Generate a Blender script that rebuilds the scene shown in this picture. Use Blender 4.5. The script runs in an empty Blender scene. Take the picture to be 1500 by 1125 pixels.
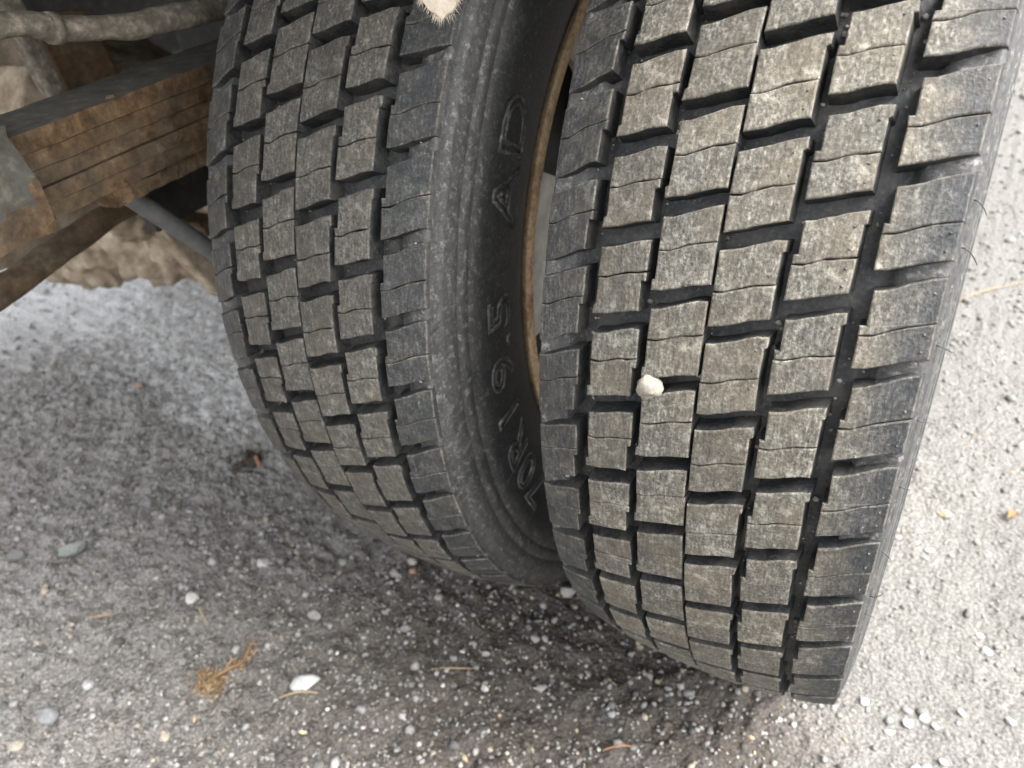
import bpy, math, random
import numpy as np
from mathutils import Matrix, Vector

random.seed(7)
rng = np.random.default_rng(11)
scene = bpy.context.scene
COL = scene.collection

# ------------------------------------------------------------------ camera
cam_d = bpy.data.cameras.new("camera")
cam = bpy.data.objects.new("camera", cam_d)
COL.objects.link(cam)
scene.camera = cam
CAM_POS = Vector((0.08899, -0.68348, 0.72990))
RIGHT = Vector((0.86509, 0.48881, -0.11267))
DOWN = Vector((0.21664, -0.56664, -0.79498))
FWD = Vector((-0.45242, 0.66332, -0.59609))
m = Matrix((RIGHT, -DOWN, -FWD)).transposed().to_4x4()
m.translation = CAM_POS
cam.matrix_world = m
cam_d.lens = 26.4
cam_d.sensor_width = 36.0
cam_d.clip_start = 0.02
cam_d.clip_end = 500
cam_d.dof.use_dof = True
cam_d.dof.focus_distance = 0.40
cam_d.dof.aperture_fstop = 10.0

# ------------------------------------------------------------------ world, sun, exposure (bright overcast)
world = bpy.data.worlds.new("World")
scene.world = world
world.use_nodes = True
wn = world.node_tree
bg = wn.nodes["Background"]
sky = wn.nodes.new("ShaderNodeTexSky")
sky.sky_type = 'NISHITA'
sky.sun_disc = False
SUN_EL, SUN_AZ = math.radians(56), math.radians(82)     # azimuth clockwise from +Y, towards +X
sky.sun_elevation = SUN_EL
sky.sun_rotation = SUN_AZ
sky.air_density = 1.0
sky.dust_density = 6.0
sky.ozone_density = 1.0
hsv = wn.nodes.new("ShaderNodeHueSaturation")             # overcast: the blue is mostly gone
hsv.inputs["Saturation"].default_value = 0.16
wn.links.new(sky.outputs[0], hsv.inputs["Color"])
wn.links.new(hsv.outputs[0], bg.inputs["Color"])
bg.inputs["Strength"].default_value = 0.15

sun_d = bpy.data.lights.new("sun", 'SUN')
sun_d.energy = 1.2
sun_d.angle = math.radians(35)
sun_d.color = (1.0, 0.97, 0.93)
sun = bpy.data.objects.new("sun", sun_d)
COL.objects.link(sun)
sd = Vector((math.sin(SUN_AZ) * math.cos(SUN_EL), math.cos(SUN_AZ) * math.cos(SUN_EL), math.sin(SUN_EL)))
sun.rotation_euler = sd.to_track_quat('Z', 'Y').to_euler()

vs = scene.view_settings
vs.view_transform = 'Standard'
vs.look = 'None'
vs.exposure = 2.45
vs.gamma = 1.0
vs.use_curve_mapping = False

# ------------------------------------------------------------------ helpers
def link(o, parent=None):
    COL.objects.link(o)
    if parent is not None:
        o.parent = parent
    return o

def mesh_obj(name, verts, faces, mats, parent=None, mat_idx=None, smooth=False, attrs=None):
    me = bpy.data.meshes.new(name)
    me.from_pydata([tuple(v) for v in verts], [], [tuple(f) for f in faces])
    if not isinstance(mats, (list, tuple)):
        mats = [mats]
    for mt in mats:
        me.materials.append(mt)
    if mat_idx is not None:
        me.polygons.foreach_set("material_index", np.asarray(mat_idx, dtype=np.int32))
    if smooth is True:
        me.polygons.foreach_set("use_smooth", np.ones(len(me.polygons), dtype=bool))
    elif smooth is not False:
        me.polygons.foreach_set("use_smooth", np.asarray(smooth, dtype=bool))
    if attrs:
        for k, (typ, data) in attrs.items():
            a = me.attributes.new(k, typ, 'POINT')
            if typ == 'FLOAT':
                a.data.foreach_set("value", np.asarray(data, dtype=np.float32).ravel())
            else:
                a.data.foreach_set("color", np.asarray(data, dtype=np.float32).ravel())
    me.update()
    o = bpy.data.objects.new(name, me)
    return link(o, parent)

def empty(name, loc, label, cat, group=None):
    o = bpy.data.objects.new(name, None)
    o.empty_display_size = 0.05
    o.location = loc
    o["label"] = label
    o["category"] = cat
    if group:
        o["group"] = group
    return link(o)

def tag(o, label, cat, group=None):
    o["label"] = label
    o["category"] = cat
    if group:
        o["group"] = group
    return o

# value noise on the lattice, 2-D and 3-D
_T = rng.random((64, 64, 64))
def vnoise(p):
    p = np.asarray(p, float)
    i = np.floor(p).astype(int)
    f = p - i
    f = f * f * (3 - 2 * f)
    r = 0
    for a in (0, 1):
        for b in (0, 1):
            for c in (0, 1):
                w = (f[..., 0] if a else 1 - f[..., 0]) * (f[..., 1] if b else 1 - f[..., 1]) * (f[..., 2] if c else 1 - f[..., 2])
                r = r + w * _T[(i[..., 0] + a) % 64, (i[..., 1] + b) % 64, (i[..., 2] + c) % 64]
    return r * 2 - 1
def fbm(p, octv=4, gain=0.5):
    s, a, r = 1.0, 1.0, 0
    for _ in range(octv):
        r = r + a * vnoise(np.asarray(p) * s + 17.3 * s)
        s *= 2.03
        a *= gain
    return r

# ------------------------------------------------------------------ materials
class NT:
    def __init__(s, name):
        s.m = bpy.data.materials.new(name)
        s.m.use_nodes = True
        s.t = s.m.node_tree
        s.b = s.t.nodes["Principled BSDF"]
        s.tc = s.t.nodes.new("ShaderNodeTexCoord")
    def n(s, typ, **kw):
        nd = s.t.nodes.new(typ)
        for k, v in kw.items():
            if k.startswith("_"):
                setattr(nd, k[1:], v)
            else:
                nd.inputs[k.replace("__", " ")].default_value = v
        return nd
    def l(s, a, b):
        s.t.links.new(a, b)
    def noise(s, scale, detail=4, rough=0.6, vec=None, stretch=None):
        nd = s.n("ShaderNodeTexNoise", Scale=scale, Detail=detail, Roughness=rough)
        v = vec if vec is not None else s.tc.outputs["Object"]
        if stretch:
            mp = s.n("ShaderNodeMapping")
            mp.inputs["Scale"].default_value = stretch
            s.l(v, mp.inputs["Vector"])
            v = mp.outputs[0]
        s.l(v, nd.inputs["Vector"])
        return nd.outputs["Fac"]
    def ramp(s, fac, stops):
        r = s.t.nodes.new("ShaderNodeValToRGB")
        el = r.color_ramp.elements
        while len(el) < len(stops):
            el.new(0.5)
        for e, (p, c) in zip(el, stops):
            e.position = p
            e.color = (c[0], c[1], c[2], 1) if isinstance(c, (tuple, list)) else (c, c, c, 1)
        s.l(fac, r.inputs[0])
        return r.outputs[0]
    def mix(s, fac, a, b, blend='MIX'):
        nd = s.t.nodes.new("ShaderNodeMix")
        nd.data_type = 'RGBA'
        nd.blend_type = blend
        for idx, v in ((0, fac), (6, a), (7, b)):
            if isinstance(v, (int, float)):
                nd.inputs[idx].default_value = v
            elif isinstance(v, (tuple, list)):
                nd.inputs[idx].default_value = (v[0], v[1], v[2], 1)
            else:
                s.l(v, nd.inputs[idx])
        return nd.outputs[2]
    def math(s, op, a, b=0.0, clamp=False):
        nd = s.t.nodes.new("ShaderNodeMath")
        nd.operation = op
        nd.use_clamp = clamp
        for i, v in enumerate((a, b)):
            if isinstance(v, (int, float)):
                nd.inputs[i].default_value = v
            else:
                s.l(v, nd.inputs[i])
        return nd.outputs[0]
    def attr(s, name):
        nd = s.t.nodes.new("ShaderNodeAttribute")
        nd.attribute_name = name
        return nd
    def bump(s, h, strength=0.5, dist=0.001):
        nd = s.n("ShaderNodeBump", Strength=strength, Distance=dist)
        s.l(h, nd.inputs["Height"])
        s.l(nd.outputs[0], s.b.inputs["Normal"])
    def out(s, col=None, rough=None, spec=None, metal=None):
        for nm, v in (("Base Color", col), ("Roughness", rough), ("Specular IOR Level", spec), ("Metallic", metal)):
            if v is None:
                continue
            if isinstance(v, (int, float)):
                s.b.inputs[nm].default_value = v
            elif isinstance(v, (tuple, list)):
                s.b.inputs[nm].default_value = (v[0], v[1], v[2], 1)
            else:
                s.l(v, s.b.inputs[nm])
        return s.m

def mat_tread():
    t = NT("worn_tread_rubber")
    wear_shade = t.attr("wear_shade").outputs["Fac"]
    rnd = t.n("ShaderNodeObjectInfo").outputs["Random"]
    fine = t.noise(620, 5, 0.7)
    scr = t.noise(260, 4, 0.7, stretch=(2.2, 1.0, 0.45))
    big = t.noise(28, 3, 0.6)
    worn = t.ramp(t.math('ADD', t.math('MULTIPLY', fine, 0.55), t.math('MULTIPLY', scr, 0.45)),
                  [(0.38, (0.034, 0.031, 0.025)), (0.47, (0.090, 0.084, 0.070)), (0.55, (0.160, 0.151, 0.129)), (0.63, (0.30, 0.285, 0.248)), (0.71, (0.50, 0.475, 0.41))])
    worn = t.mix(t.ramp(big, [(0.40, 0.0), (0.62, 0.55)]), worn, (0.115, 0.094, 0.066), 'MIX')
    spk = t.noise(120, 6, 0.75)
    worn = t.mix(t.ramp(spk, [(0.55, 0.0), (0.68, 0.75)]), worn, (0.34, 0.322, 0.272))
    worn = t.mix(t.ramp(spk, [(0.32, 0.75), (0.47, 0.0)]), worn, (0.050, 0.045, 0.034))
    worn = t.mix(0.55, worn, t.mix(rnd, (0.78, 0.78, 0.78), (1.25, 1.22, 1.18)), 'MULTIPLY')
    black = t.ramp(t.math('ADD', t.math('MULTIPLY', fine, 0.5), t.math('MULTIPLY', scr, 0.5)),
                   [(0.44, (0.010, 0.012, 0.0145)), (0.55, (0.021, 0.024, 0.027)), (0.64, (0.065, 0.066, 0.066)), (0.73, (0.28, 0.275, 0.27))])
    w2 = t.math('ADD', wear_shade, t.math('MULTIPLY', t.math('SUBTRACT', t.noise(90, 4, 0.7), 0.5), 0.9), True)
    col = t.mix(w2, black, worn)
    t.bump(t.math('ADD', t.math('ADD', fine, scr), spk), 0.6, 0.0010)
    return t.out(col, t.math('ADD', 0.62, t.math('MULTIPLY', w2, 0.2)), 0.4)

def mat_groove():
    t = NT("groove_rubber")
    fine = t.noise(480, 5, 0.65)
    dust = t.noise(60, 5, 0.7)
    col = t.ramp(fine, [(0.35, (0.008, 0.009, 0.010)), (0.56, (0.016, 0.0175, 0.019)), (0.70, (0.065, 0.063, 0.058))])
    col = t.mix(t.ramp(dust, [(0.42, 0.0), (0.66, 0.60)]), col, (0.068, 0.063, 0.055))
    t.bump(fine, 0.4, 0.0008)
    return t.out(col, 0.55, 0.45)

def mat_sidewall():
    t = NT("sidewall_rubber")
    fine = t.noise(420, 5, 0.7)
    dust = t.noise(35, 6, 0.7)
    hair = t.noise(150, 4, 0.75, stretch=(1, 0.35, 2.0))
    col = t.ramp(fine, [(0.35, (0.013, 0.014, 0.015)), (0.55, (0.026, 0.027, 0.028)), (0.66, (0.075, 0.074, 0.071)), (0.74, (0.28, 0.27, 0.26))])
    dst = t.attr("wear_shade").outputs["Fac"]
    k = t.math('MULTIPLY', dst, t.ramp(t.math('ADD', t.math('MULTIPLY', dust, 0.6), t.math('MULTIPLY', hair, 0.4)), [(0.36, 0.15), (0.62, 1.0)]))
    col = t.mix(t.math('MULTIPLY', k, 0.62), col, (0.105, 0.101, 0.094))
    spk = t.noise(170, 6, 0.8)
    col = t.mix(t.math('MULTIPLY', t.ramp(spk, [(0.53, 0.0), (0.63, 0.75)]), t.math('ADD', dst, 0.10)), col, (0.24, 0.232, 0.22))
    t.bump(t.math('ADD', fine, hair), 0.5, 0.0010)
    return t.out(col, 0.55, 0.45)

def simple(name, stops, scale, rough, bump=0.3, bdist=0.001, spec=0.4, metal=0.0, scale2=None, stops2=None, mixstops=None):
    t = NT(name)
    f = t.noise(scale, 6, 0.68)
    col = t.ramp(f, stops)
    if scale2:
        g = t.noise(scale2, 5, 0.65)
        c2 = t.ramp(f, stops2)
        col = t.mix(t.ramp(g, mixstops), col, c2)
    t.bump(f, bump, bdist)
    return t.out(col, rough, spec, metal)

M_TREAD = mat_tread()
M_GROOVE = mat_groove()
M_SIDE = mat_sidewall()
M_RUST = simple("rust_scale", [(0.30, (0.040, 0.025, 0.014)), (0.48, (0.100, 0.062, 0.032)), (0.62, (0.165, 0.107, 0.060)), (0.78, (0.26, 0.188, 0.120))],
                95, 0.9, 0.9, 0.0022, 0.2, 0, 22, [(0.3, (0.045, 0.038, 0.03)), (0.6, (0.10, 0.075, 0.05)), (0.8, (0.19, 0.15, 0.11))], [(0.42, 0.0), (0.62, 0.9)])
M_DARKTOP = simple("dark_grimy_steel", [(0.3, (0.040, 0.038, 0.032)), (0.55, (0.085, 0.080, 0.066)), (0.75, (0.19, 0.17, 0.13))], 70, 0.75, 0.5, 0.0012, 0.35)
M_RUSTRIM = simple("rusty_rim_edge", [(0.3, (0.30, 0.19, 0.10)), (0.5, (0.60, 0.43, 0.26)), (0.65, (0.68, 0.52, 0.34)), (0.8, (0.72, 0.58, 0.42))],
                   260, 0.8, 0.5, 0.0008, 0.3, 0, 45, [(0.3, (0.10, 0.045, 0.02)), (0.7, (0.30, 0.17, 0.09))], [(0.5, 0.0), (0.68, 0.7)])
M_DISC = simple("grimy_pale_wheel_paint", [(0.3, (0.34, 0.33, 0.29)), (0.55, (0.52, 0.51, 0.46)), (0.75, (0.64, 0.63, 0.58))], 60, 0.7, 0.3, 0.0008, 0.4,
                0, 18, [(0.3, (0.16, 0.12, 0.08)), (0.7, (0.34, 0.26, 0.17))], [(0.5, 0.0), (0.7, 0.8)])
M_BARREL = simple("dark_rim_barrel", [(0.3, (0.012, 0.012, 0.013)), (0.7, (0.04, 0.036, 0.03))], 60, 0.7)
M_MUD = simple("dried_mud", [(0.3, (0.13, 0.098, 0.068)), (0.5, (0.28, 0.225, 0.165)), (0.7, (0.44, 0.37, 0.285))], 40, 0.92, 0.8, 0.003, 0.2)
M_MUDDARK = simple("muddy_brown_steel", [(0.3, (0.035, 0.027, 0.018)), (0.52, (0.082, 0.062, 0.040)), (0.75, (0.17, 0.13, 0.09))], 75, 0.85, 0.6, 0.0015, 0.3,
                   0, 12, [(0.3, (0.06, 0.03, 0.014)), (0.7, (0.17, 0.09, 0.04))], [(0.5, 0.0), (0.7, 0.8)])
M_CHASSIS = simple("black_chassis_paint", [(0.3, (0.014, 0.014, 0.015)), (0.55, (0.034, 0.032, 0.028)), (0.8, (0.09, 0.078, 0.06))], 40, 0.75, 0.4, 0.001)
M_GREYSTEEL = simple("grey_painted_steel", [(0.3, (0.07, 0.072, 0.07)), (0.6, (0.13, 0.132, 0.128)), (0.8, (0.24, 0.23, 0.21))], 55, 0.6, 0.3, 0.0008)
M_PIPE = simple("crusted_pipe", [(0.3, (0.055, 0.045, 0.033)), (0.52, (0.12, 0.105, 0.08)), (0.68, (0.24, 0.21, 0.165)), (0.8, (0.38, 0.34, 0.28))], 130, 0.85, 0.9, 0.0015)
M_FABRIC = simple("cream_felt", [(0.3, (0.55, 0.46, 0.36)), (0.7, (0.80, 0.72, 0.60))], 300, 0.95, 0.4, 0.0006, 0.1)

def mat_ground():
    t = NT("damp_gravel_ground")
    geo = t.n("ShaderNodeNewGeometry").outputs["Position"]
    fine = t.noise(330, 6, 0.72, geo)
    mid = t.noise(85, 5, 0.65, geo)
    patch = t.noise(3.2, 4, 0.55, geo)
    damp = t.attr("damp").outputs["Fac"]
    grit = t.ramp(fine, [(0.30, (0.040, 0.037, 0.033)), (0.46, (0.112, 0.105, 0.096)), (0.56, (0.205, 0.195, 0.181)), (0.68, (0.37, 0.355, 0.33))])
    soil = t.ramp(fine, [(0.32, (0.022, 0.018, 0.014)), (0.52, (0.055, 0.046, 0.038)), (0.66, (0.095, 0.082, 0.069)), (0.78, (0.20, 0.18, 0.16))])
    k = t.math('ADD', damp, t.math('MULTIPLY', t.math('SUBTRACT', t.math('ADD', mid, patch), 1.0), 0.7), True)
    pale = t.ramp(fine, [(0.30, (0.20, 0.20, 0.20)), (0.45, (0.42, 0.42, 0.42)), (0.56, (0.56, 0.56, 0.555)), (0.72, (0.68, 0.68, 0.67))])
    dry = t.attr("dry").outputs["Fac"]  # mask of the far ground's bright light, painted as a paler colour
    rgt = t.attr("open_side").outputs["Fac"]
    grit = t.mix(rgt, grit, t.ramp(fine, [(0.30, (0.050, 0.048, 0.045)), (0.44, (0.100, 0.097, 0.090)), (0.54, (0.140, 0.136, 0.126)), (0.70, (0.22, 0.214, 0.198))]))
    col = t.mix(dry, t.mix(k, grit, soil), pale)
    vor = t.n("ShaderNodeTexVoronoi", Scale=210.0)
    t.l(geo, vor.inputs["Vector"])
    h = t.math('ADD', t.math('MULTIPLY', fine, 0.8), t.math('SUBTRACT', 0.7, vor.outputs["Distance"]))
    t.bump(h, 0.85, 0.0030)
    sheen = t.attr("sheen").outputs["Fac"]
    rough = t.math('SUBTRACT', t.math('SUBTRACT', t.math('ADD', 0.70, t.math('MULTIPLY', t.math('SUBTRACT', mid, 0.5), 0.5)), t.math('MULTIPLY', damp, 0.15)), t.math('MULTIPLY', sheen, 0.42))
    return t.out(col, rough, t.math('ADD', 0.3, t.math('MULTIPLY', sheen, 0.7)))
M_GROUND = mat_ground()

def mat_stone(name="gravel_stone"):
    t = NT(name)
    c = t.attr("stone_col").outputs["Color"]
    f = t.noise(420, 5, 0.7)
    col = t.mix(1.0, c, t.ramp(f, [(0.3, 0.62), (0.55, 1.0), (0.75, 1.22)]), 'MULTIPLY')
    t.bump(f, 0.4, 0.0008)
    return t.out(col, 0.75, 0.35)
M_STONE = mat_stone()
def flat(name, col, rough=0.85):
    t = NT(name)
    f = t.noise(300, 4, 0.7)
    c = t.mix(1.0, col, t.ramp(f, [(0.3, 0.6), (0.7, 1.25)]), 'MULTIPLY')
    return t.out(c, rough, 0.3)
M_STRAW = flat("dry_straw", (0.27, 0.205, 0.125))
M_DRYLEAF = flat("dry_brown_plant", (0.165, 0.103, 0.050))
M_TWIG = flat("dark_bark", (0.10, 0.072, 0.05))
M_ORANGE = flat("orange_chip", (0.26, 0.14, 0.085))
M_HAIR = flat("rubber_hair", (0.03, 0.03, 0.03), 0.5)

# ------------------------------------------------------------------ ground
def axis(lo, hi, step, lim_lo, lim_hi, g=1.12):
    core = list(np.arange(lo, hi + 1e-9, step))
    a, d = core[-1], step
    up = []
    while a < lim_hi:
        d *= g
        a += d
        up.append(a)
    a, d = core[0], step
    dn = []
    while a > lim_lo:
        d *= g
        a -= d
        dn.append(a)
    return np.array(dn[::-1] + core + up)
gx = axis(-1.35, 0.42, 0.0042, -80, 80)
gy = axis(-0.80, 0.55, 0.0042, -80, 80)
GX, GY = np.meshgrid(gx, gy)
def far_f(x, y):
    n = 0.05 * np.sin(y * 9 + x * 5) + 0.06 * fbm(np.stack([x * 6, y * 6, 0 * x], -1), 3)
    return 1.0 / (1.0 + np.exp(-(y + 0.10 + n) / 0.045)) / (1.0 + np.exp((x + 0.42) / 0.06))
def right_f(x, y):
    n = 0.035 * np.sin(y * 14) + 0.03 * fbm(np.stack([x * 14, y * 14, 0 * x], -1), 3)
    return 1.0 / (1.0 + np.exp(-(x - 0.085 - n) / 0.018))
def ground_h(x, y):
    p = np.stack([x, y, np.zeros_like(x)], -1)
    r = np.sqrt((x + .3) ** 2 + (y) ** 2)
    fade = np.clip(1.6 - r * 0.5, 0.0, 1)
    h = 0.0070 * fbm(p * 5.5, 3) + fade * (1 - .62 * right_f(x, y)) * (0.0062 * fbm(p * 26 + 5, 3) + 0.0075 * np.abs(fbm(p * 55 + 9, 3)) + 0.0040 * fbm(p * 140 + 2, 1))
    # level where the tyres stand
    for cx in (0.0, -0.27):
        w = np.exp(-(((x - cx) / 0.15) ** 2 + (y / 0.15) ** 2) ** 2)
        h = h * (1 - w) - 0.001 * w
    return h - 0.002
def damp_f(x, y):
    # dark wet soil around and in front of the tyres
    d2 = np.exp(-(((x + 0.16) / 0.42) ** 2 + ((y + 0.28) / 0.27) ** 2))
    return np.clip((1 - right_f(x, y)) * (0.30 + 0.80 * d2) * (1 - far_f(x, y)), 0, 1.0)
def far_light_f(x, y):
    return np.clip(0.0 * right_f(x, y) + 0.95 * far_f(x, y), 0, 1)  # bright light on the ground beyond the truck, put into its colour
def sheen_f(x, y):
    return np.clip((-x - 0.35) / 0.5, 0, 1)
GZ = ground_h(GX, GY)
ny, nx = GX.shape
idx = np.arange(ny * nx).reshape(ny, nx)
gf = np.stack([idx[:-1, :-1], idx[:-1, 1:], idx[1:, 1:], idx[1:, :-1]], -1).reshape(-1, 4)
gme = bpy.data.meshes.new("ground")
gv = np.stack([GX, GY, GZ], -1).reshape(-1, 3)
gme.vertices.add(len(gv))
gme.vertices.foreach_set("co", gv.ravel())
gme.loops.add(gf.size)
gme.loops.foreach_set("vertex_index", gf.ravel().astype(np.int32))
gme.polygons.add(len(gf))
gme.polygons.foreach_set("loop_start", np.arange(0, gf.size, 4, dtype=np.int32))
gme.polygons.foreach_set("use_smooth", np.ones(len(gf), dtype=bool))
gme.update(calc_edges=True)
for nm, fn in (("damp", damp_f), ("sheen", sheen_f), ("dry", far_light_f), ("open_side", right_f)):
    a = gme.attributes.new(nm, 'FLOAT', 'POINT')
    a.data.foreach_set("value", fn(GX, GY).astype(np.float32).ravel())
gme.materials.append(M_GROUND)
ground = link(bpy.data.objects.new("ground", gme))
ground["kind"] = "structure"

# ------------------------------------------------------------------ wheels
RR, HAX = 0.405, 0.392            # tyre radius, axle height
ALPHA = math.radians(128)
DTH = 0.1200697
CR, Q2 = 3.7403, 0.31442
DX = -0.66679
DPH = 0.42548
WARP = {0: [0.30, .2827, .1595, .0828, .0038, -.0674, -.0856, -.1036, -.1072, -.1275, -.0519, .0288, .0288],
        1: [-0.201, -.201, -.176, -.0785, .0276, .0457, .0585, .0809, .0857, .157, .157, .157, .157]}
ROW0, ROW1 = -4, 13              # rows built block by block
NROW = 52
def theta_of(s, t):
    s = np.asarray(s, float)
    th = (s + np.interp(s, np.arange(13) - 2, WARP[t]) + (DPH if t else 0.0)) * DTH
    return th
def crown(x):
    x = np.asarray(x, float)
    return 1 - CR * x ** 4 - Q2 * x ** 2
def place(x, th, r):
    """tyre coordinates (units of tyre radius) -> metres relative to the wheel's ground point"""
    ph = ALPHA - np.asarray(th)
    X = np.asarray(x) * RR
    Y = -np.asarray(r) * RR * np.sin(ph)
    Z = HAX - np.asarray(r) * RR * np.cos(ph)
    Z = np.maximum(Z, 0.0006 + 0 * Z)
    return np.stack(np.broadcast_arrays(X, Y, Z), -1)

DEPTH = 0.033
def groove_depth(x):
    return np.interp(abs(x), [0, .183, .190, .232, .24], [DEPTH, DEPTH, .0165, .0055, .0055])

# columns: corners (x, s) of the tread blocks, measured in block pitches
COLS = {
    'A': dict(xl=-.2330, xr=-.1690, tl=-.402, tr=-.617, sl=-.067, sr=-.290, bl=.370, br=.150, inr=1),
    'B': dict(xl=-.1455, xr=-.0845, tl=.126, tr=-.031, sl=.440, sr=.297, bl=.868, br=.739, tabl=1, inr=1),
    'C': dict(xl=-.0690, xr=-.0040, tl=-.289, tr=-.480, sl=.049, sr=-.122, bl=.470, br=.313, tabl=1),
    'D': dict(xl=.0042, xr=.0680, tl=-.025, tr=-.211, sl=.393, sr=.225, bl=.747, br=.574, tabr=1),
    'E': dict(xl=.0840, xr=.1435, tl=-.425, tr=-.576, sl=-.002, sr=-.142, bl=.350, br=.203, tabr=1, inl=1),
    'F': dict(xl=.1660, xr=.2335, tl=-.832, tr=-1.040, sl=-.395, sr=-.599, bl=-.059, br=-.244, inl=1),
}
US = (0.0, 0.16, 0.34, 0.5, 0.66, 0.84, 1.0)
def lat(u):
    s = u * u * (3 - 2 * u)
    return 0.42 * u + 0.58 * s
def outlines(c):
    xl, xr = c['xl'], c['xr']
    W = xr - xl
    g = 0.0245                       # half the sipe, in pitches
    def curve(x0, x1, a, b, off=0.0, wig=0.0):
        return [(x0 + (x1 - x0) * u, a + (b - a) * lat(u) + off + wig * math.sin(u * 9.0)) for u in US]
    tabl, tabr, inr, inl = (c.get(k) for k in ('tabl', 'tabr', 'inr', 'inl'))
    IN = 0.0052
    # upper half
    x0u = xl + (IN if inl else 0)
    up = curve(x0u, xr + (0.0036 if tabr else 0), c['tl'], c['tr'])
    if tabr:
        up += [(xr + 0.0036, c['tr'] + .085), (xr, c['tr'] + .11)]
    sip = curve(xl, xr, c['sl'], c['sr'], 0, 0.008)
    up += [(x, s - g) for x, s in sip[::-1]]
    if inl:
        up += [(xl, c['sl'] - .085), (x0u, c['sl'] - .095)]
    # lower half
    lo = [(x, s + g) for x, s in sip]
    x1l = xr
    if inr:
        x1l = xr - IN
        lo += [(xr, c['sr'] + .085), (x1l, c['sr'] + .095)]
    bot = curve(xl - (0.0036 if tabl else 0), x1l, c['bl'], c['br'])
    lo += bot[::-1]
    if tabl:
        lo += [(xl - 0.0036, c['bl'] - .085), (xl, c['bl'] - .11)]
    return [up, lo]
def offset_poly(P, d):
    """P: metric outline; d>0 grows outwards"""
    P = np.asarray(P)
    n = len(P)
    area = 0.5 * np.sum(P[:, 0] * np.roll(P[:, 1], -1) - np.roll(P[:, 0], -1) * P[:, 1])
    sg = 1.0 if area > 0 else -1.0
    e = np.roll(P, -1, 0) - P
    L = np.maximum(np.linalg.norm(e, axis=1, keepdims=True), 1e-9)
    nr = np.stack([e[:, 1], -e[:, 0]], 1) / L * sg
    n2 = np.roll(nr, 1, 0)
    bi = nr + n2
    k = np.maximum((bi * nr).sum(1, keepdims=True), 0.5)
    return P + bi / k * d
def block_geometry(col, k, t):
    c = COLS[col]
    V, F, MI, WE = [], [], [], []
    wob = random.Random(hash((ord(col), k, t)) & 0xffff)
    for oi, ol in enumerate(outlines(c)):
        P = np.array([(x, s * DTH) for x, s in ol])
        P = P + np.array([[wob.uniform(-.0007, .0007), wob.uniform(-.0007, .0007)] for _ in P])
        rings = [(offset_poly(P, 0.0042), None), (offset_poly(P, 0.0022), -0.0024), (offset_poly(P, 0.0015), -0.0007), (offset_poly(P, 0.0000), 0.0)]
        b0 = len(V)
        n = len(P)
        lift = wob.uniform(-.0008, .0008)
        tint = wob.uniform(.78, 1.06)
        for ri, (Q, h) in enumerate(rings):
            for x, sd_ in Q:
                dep = -(groove_depth(x) + 0.002) if h is None else h + lift
                r = crown(x) + dep
                th = theta_of(k + sd_ / DTH, t)
                V.append(place(x, th, r))
                if col in 'BCDE':
                    w = 0.95 if t == 0 else 0.62  # lowered on the inner tyre to paint in the shade under the bed
                elif col == 'F':
                    w = float(np.interp(x, [.166, .182, .205, .235], [.95, .62, .22, .08])) if t == 0 else 0.16
                else:
                    w = 0.26 if t == 0 else 0.40
                WE.append(max(w, .55) if ri in (1, 2) else w * tint)
        for r_ in range(3):
            for i in range(n):
                j = (i + 1) % n
                F.append((b0 + r_ * n + i, b0 + r_ * n + j, b0 + (r_ + 1) * n + j, b0 + (r_ + 1) * n + i))
                MI.append(1 if r_ == 0 else 0)
        F.append(tuple(b0 + 3 * n + i for i in range(n)))
        MI.append(0)
        # moulded vent nubs near the corners of the outboard columns
        if t == 0 and col in 'DEF' and -3 <= k <= 10:
            W = c['xr'] - c['xl']
            s0, s1 = (c['tr'], c['sr']) if oi == 0 else (c['sr'], c['br'])
            for (u, v) in ((0.90, 0.30), (0.90, 0.80)):
                if wob.random() < 0.35:
                    continue
                xc = c['xl'] + W * u
                sc = s0 + (s1 - s0) * v + 0.012
                b1 = len(V)
                for a in range(6):
                    V.append(place(xc + .0022 * math.cos(a * 1.0472), theta_of(k + sc + .0022 / DTH * math.sin(a * 1.0472), t), crown(xc) - .0006 + lift))
                    WE.append(.2)
                V.append(place(xc, theta_of(k + sc, t), crown(xc) + .0020))
                WE.append(.6)
                for a in range(6):
                    F.append((b1 + a, b1 + (a + 1) % 6, b1 + 6))
                    MI.append(0)
    return V, F, MI, WE

SIDE_PROFILE = [  # outboard half below the tread: (x, r, dust)
    (.2355, .9660, .8), (.2400, .9600, .6), (.2385, .9560, .5), (.2440, .9515, .6), (.2455, .9415, .6), (.2500, .9395, .5),
    (.2515, .9325, .5), (.2560, .9230, .55), (.2600, .9080, .6), (.2570, .9050, .6), (.2580, .9015, .6), (.2640, .8980, .75), (.2665, .8800, .75), (.2630, .8770, .7), (.2640, .8730, .7), (.2700, .8700, .55),
    (.2735, .8420, .35), (.2730, .8380, .25), (.2750, .8200, .10), (.2760, .8000, .06), (.2745, .7760, .05), (.2690, .7450, .04), (.2600, .7150, .03), (.2500, .6900, .02),
    (.2420, .6740, .02), (.2340, .6640, .02), (.2260, .6560, .02), (.2000, .6480, .02)]

SIDE_PROFILE = [(x if x < .2355 or r < .70 else .2355 + (x - .2355) * .50, r, d) for x, r, d in SIDE_PROFILE]
SIDE_PROFILE = [(min(x, .2300 + (r - .664) * .36) if r < .71 else x, r, d) for x, r, d in SIDE_PROFILE]

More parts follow.
